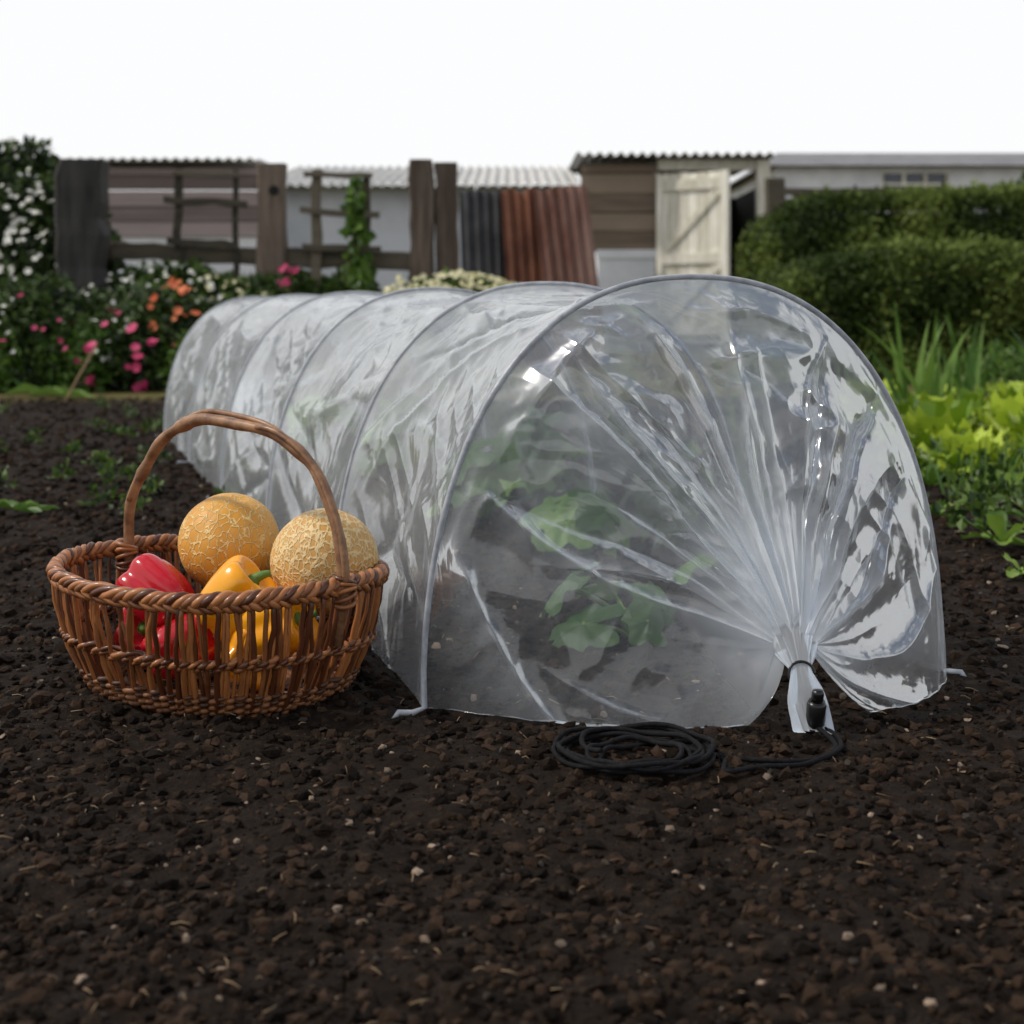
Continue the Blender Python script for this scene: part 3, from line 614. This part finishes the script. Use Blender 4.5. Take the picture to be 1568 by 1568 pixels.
# ------------------------------------------------------------ outbuildings
k15=15/2178
def X15(p): return (p-784)*k15
def Z15(p): return .42+(470-p)*k15
sh=empty('timber_outbuilding');Ys=15.0
def siding(x0,x1,z0,z1,y,hh,mat,name,par):
    b=B();z=z0
    while z<z1-.01:
        h=min(hh*rng.uniform(.93,1.07),z1-z);V,F=box(x0,x1,y-.018,y+.02,z,z+h-.008);V[[0,4],1]-=.016;V[:,2]+=rng.normal(0,.003);b.add(V,F);z+=h
    b.make(name,mat,False,par)
siding(X15(-60),X15(398),Z15(362),Z15(255),Ys,.165,m_woodh,'weatherboards',sh)
b=B();b.add(*box(X15(-60),X15(398),Ys,Ys+.08,0,Z15(363)));b.make('whitewashed_base',m_wwall,False,sh)
b=B()
for q in range(6):
    xa=X15(400+q*82);b.add(*box(xa+.006,xa+82*k15-.006,Ys+.02+.004*(q%2),Ys+.06,0,Z15(283)))
b.make('grey_panels',m_panel,False,sh)
siding(X15(890),X15(1006),.0,Z15(250),Ys-.05,.20,m_woodb,'brown_boards',sh)
b=B();b.add(*box(X15(-60),X15(1180),Ys+2.4,Ys+2.5,0,1.75));b.add(*box(X15(-60)-.05,X15(-60),Ys,Ys+2.4,0,1.75));b.add(*box(X15(1180),X15(1180)+.05,Ys,Ys+2.4,0,1.75));b.add(*box(X15(1000),X15(1005),Ys,Ys+2.4,0,1.75));b.add(*box(X15(890),X15(1000),Ys+.06,Ys+.09,0,Z15(252)))
b.make('rear_walls',m_dkwood,False,sh)  # dark wall colour also stands in for the shade inside the shed
def roof(name,x0,x1,y0,z0,y1,z1,mat):
    b=B();n=int((x1-x0)/.11*10);xs_=np.linspace(x0,x1,n);q=np.linspace(0,1,6)
    Q,XX=np.meshgrid(q,xs_,indexing='ij')
    V=np.stack([XX,y0+(y1-y0)*Q,z0+(z1-z0)*Q+.022*np.sin(XX*2*np.pi/.11)],-1).reshape(-1,3);b.add(V,gridF(6,n));b.make(name,mat,True,sh)
roof('corrugated_roof_left',X15(-60),X15(402),14.75,1.95,17.6,2.02,m_roof)
roof('corrugated_roof_middle',X15(402),X15(888),14.7,1.68,17.6,2.15,m_roof)
roof('corrugated_roof_right',X15(880),X15(1182),14.7,2.00,17.6,2.05,m_roof)
b=B()
b.add(*box(X15(1157),X15(1176),Ys-.12,Ys+.02,0,1.96));b.add(*box(X15(1006),X15(1157),Ys-.06,Ys+.03,1.86,1.97))
b.make('white_door_frame',m_wpaint,False,sh)
dr=empty('shed_door');dr.parent=sh
b=B();x0=X15(1008);Wd=.86;rot=math.radians(-40);ab=(x0,Ys-.09);nb=7
for q in range(nb):
    xa=x0+Wd*q/nb;b.add(*box(xa+.004,xa+Wd/nb-.004,Ys-.11,Ys-.085,.05,1.80+rng.normal(0,.004),rot,ab))
for zc in (.18,.92,1.68): b.add(*box(x0+.02,x0+Wd-.02,Ys-.14,Ys-.111,zc-.055,zc+.055,rot,ab))
b.add(*box(x0,x0+.07,Ys-.145,Ys-.112,.05,1.80,rot,ab));b.add(*box(x0+Wd-.07,x0+Wd,Ys-.145,Ys-.112,.05,1.80,rot,ab))
for za,zb in ((.98,1.62),(.24,.86)):
    V,F=box(x0+.07,x0+Wd-.08,Ys-.136,Ys-.112,-.045,.045);fr=(V[:,0]-x0-.07)/(Wd-.15);V[:,2]+=za+(zb-za)*fr
    c,s_=math.cos(rot),math.sin(rot);xx=V[:,0]-ab[0];yy=V[:,1]-ab[1];V[:,0]=ab[0]+c*xx-s_*yy;V[:,1]=ab[1]+s_*xx+c*yy;b.add(V,F)
b.make('planks_and_braces',m_wpaint,False,dr)
b=B();y=13.0;xa=(916-784)*y/2178;xb=(1003-784)*y/2178;zt=.42+(470-384)*y/2178
b.add(*box(xa,xb,y,y+.04,0,zt));b.add(*box(xa,xa+.04,y+.04,y+.6,0,zt));b.add(*box(xb-.04,xb,y+.04,y+.6,0,zt));b.add(*box(xa,xb,y+.6,y+.64,0,zt));b.add(*box(xa-.015,xb+.015,y-.015,y-.001,zt-.07,zt+.01))
b.make('white_water_tank',m_wwall,False)
b=B();bar(b,(2.21,11.95,0),(2.21,11.95,1.50),.16,.12);b.make('wooden_gate_post',m_rail,False)
b=B()
for x in (2.6,4.4,6.2,8.0): bar(b,(x,13,0),(x,13,1.5),.07,.07)
bar(b,(2.4,12.95,1.47),(8.2,12.95,1.45),.07,.04,14);b.make('post_and_rail_fence',m_rail,False)
hs=empty('white_cottage');b=B();xa,xb,y=4.85,15.,26.
wx0,wx1,wz0,wz1=6.76,8.0,2.45,2.86
ZE=2.98
b.add(*box(xa,wx0,y,y+.25,0,ZE));b.add(*box(wx1,xb,y,y+.25,0,ZE));b.add(*box(wx0,wx1,y+.001,y+.25,0,wz0));b.add(*box(wx0,wx1,y+.001,y+.25,wz1,ZE))
b.add(*box(xa,xa+.25,y+.251,y+6,0,ZE));b.make('walls',m_wwall,False,hs)
b=B();b.add(*box(wx0,wx1,y+.12,y+.13,wz0,wz1));b.make('window_glass',m_glass,False,hs)
b=B()
for q in range(4): xx=wx0+(wx1-wx0-.05)*q/3;b.add(*box(xx,xx+.05,y+.06,y+.115,wz0+.001,wz1-.001))
b.add(*box(wx0+.05,wx1-.05,y+.065,y+.11,wz0+.20,wz0+.24));b.make('window_frame',m_wpaint,False,hs)
b=B();V=np.array([[xa-.3,y-.3,ZE],[xb,y-.3,ZE],[xb,y+3.2,ZE+.6],[xa+.6,y+3.2,ZE+.6],[xa-.3,y+6.5,ZE],[xb,y+6.5,ZE]])
b.add(V,np.array([[0,1,2,3],[3,2,5,4]]));b.add(np.array([[xa-.3,y-.3,ZE],[xa+.6,y+3.2,ZE+.6],[xa-.3,y+6.5,ZE],[xa-.3,y+3,ZE]]),np.array([[0,1,2,3]]));b.make('roof',m_slate,False,hs)
tr=empty('apple_tree');b=B();b.add(*tube(cat([[6.2,15.5,0],[6.25,15.5,.7],[6.15,15.5,1.3],[6.3,15.5,1.8]],6),np.linspace(.11,.04,19),8))
for q in range(9):
    a=q*2.4;b.add(*tube(cat([[6.18,15.5,1.1+.06*q],[6.18+.4*math.cos(a),15.5+.4*math.sin(a),1.4+.06*q],[6.18+.7*math.cos(a),15.5+.7*math.sin(a),1.5+.05*q]],5),np.linspace(.045,.012,11),6))
b.make('trunk',m_wood,True,tr)
P=np.concatenate([blob(1100,(6.2+rng.normal(0,.45),15.5+rng.normal(0,.4),1.58+rng.normal(0,.15)),(.5,.45,.30),.3) for q in range(8)])
V,F=leaves(P,.085);mk('leaves',V,F,m_leaf,False,{'rnd':np.repeat(rng.random(len(P)),4)},tr)
# ------------------------------------------------------------ vegetable beds
def ruffle(b,base,az,Ln,Wd,lift,curl,ruf=.12):
    nu,nv=9,9;u=np.linspace(0,1,nu)[:,None];v=np.linspace(-1,1,nv)[None]
    wd=Wd*(.12+.88*np.sin(np.clip(u*1.05,0,1)*np.pi*.62)**1.3)*np.where(u>.9,.8,1)
    rad=Ln*(u*np.cos(lift-curl*u));zz=Ln*(u*np.sin(lift-curl*u))
    p=rng.random()*6
    zr=ruf*Ln*(np.abs(v)**1.5)*np.sin(u*14+p+v*3)+.08*Ln*v**2
    x=rad+0*v;y=wd*v*.5;z=zz+zr
    c,s=math.cos(az),math.sin(az)
    V=np.stack([base[0]+c*x-s*y,base[1]+s*x+c*y,base[2]+np.maximum(z,-.0)],-1).reshape(-1,3);b.add(V,gridF(nu,nv))
def lettuce(b,x,y,S,n=15,wf=.75,lift=.35,ruf=.10):
    a0=rng.random()*6
    for i in range(n):
        f=i/n;ruffle(b,(x,y,0.0),a0+i*2.4,S*rng.uniform(.8,1.1)*(1-.25*f),S*wf,lift+1.0*f,.5*(1-f),ruf)
lb=B()
for r_ in range(6):
    yy=3.45+r_*.40
    for c_ in range(9):
        x=1.10+c_*.24+rng.normal(0,.03)+.06*r_;lettuce(lb,x,yy+rng.normal(0,.04),rng.uniform(.14,.20),22,.55,.35,.13)
lb.make('lettuce_row',m_lett,True)
def blades(name,pts,mat):
    b=B()
    for x,y,n,Ln,wd in pts:
        for i in range(n):
            a=rng.uniform(0,6.28);l=Ln*rng.uniform(.6,1.1);tilt=rng.uniform(.05,.45);u=np.linspace(0,1,9)
            bx=x+rng.normal(0,.03);by=y+rng.normal(0,.03);d=l*(tilt*u+.5*tilt*u**3)
            c=np.stack([bx+d*math.cos(a),by+d*math.sin(a),l*u*(1-.25*tilt*u**2)],-1);a2=rng.uniform(-.7,.7);s=np.array([math.cos(a2),math.sin(a2),0])
            w_=(wd*(1-u**2.2)*(.6+.4*np.sin(u*2))+.0005)[:,None];V=np.stack([c-s*w_,c+s*w_],1).reshape(-1,3);b.add(V,gridF(9,2))
    return b.make(name,mat,True)
blades('gladiolus_clump',[(1.32,4.6,14,.42,.013),(1.45,4.8,8,.34,.011)],m_blade)
blades('gladiolus_clump',[(1.98,5.2,14,.55,.013),(1.70,5.3,9,.40,.010)],m_blade)
blades('tall_grass_tuft',[(.98+.12*i,3.1+.1*(i%3),9,.13,.004) for i in range(4)]+[(1.5,6.3,14,.25,.007),(2.35,6.2,16,.3,.007)],m_blade)
wb=B()
for x,y,S,n in ((.86,2.50,.085,8),(.93,2.30,.10,8),(1.02,2.75,.085,9),(.84,2.82,.06,7),(1.1,3.15,.09,9),(.97,3.3,.07,9),(1.22,2.95,.09,8),(1.08,3.45,.08,9),(.80,2.22,.06,5)):
    lettuce(wb,x,y,S,n,.4,.3,.05)
wb.make('spinach_plants',m_spin,True)
P=np.concatenate([blob(130,(x,y,.03),(.10,.10,.07),.1) for x,y in ((.87,2.65),(1.0,2.95),(1.1,3.3),(.97,2.42),(1.25,3.4),(.95,3.45))])
V,F=leaves(P,.025,1);mk('garden_weeds',V,F,m_leaf,False,{'rnd':np.repeat(rng.random(len(P)),4)})
Ps=[]
for i in range(30):
    y=rng.uniform(2.6,5.8);x=-.27*y+rng.normal(0,.13)*y*.35-.03;Ps.append(blob(36,(x,y,.02),(.035,.04,.03),.1))
P=np.concatenate(Ps);V,F=leaves(P,.02,.8);mk('weed_seedlings',V,F,m_leaf,False,{'rnd':np.repeat(rng.random(len(P)),4)})
b=B()
for (x,y,az,l) in ((-1.06,2.88,.05,.13),(-1.02,2.80,2.9,.1),(-.98,2.62,3.0,.08),(-2.2,6.5,.0,.3),(-2.35,6.6,.3,.35),(-1.0,2.85,.5,.09)):
    for q in range(2): ruffle(b,(x,y,.012),az+rng.normal(0,.25),l,l*.22,.18,.3,.05)
b.make('fallen_leaf_blades',m_blade,True)
b=B();b.add(*tube(cat([[-1.98,6.3,0],[-1.92,6.32,.12],[-1.86,6.35,.24]],5),.006,6));b.make('garden_cane',m_straw)
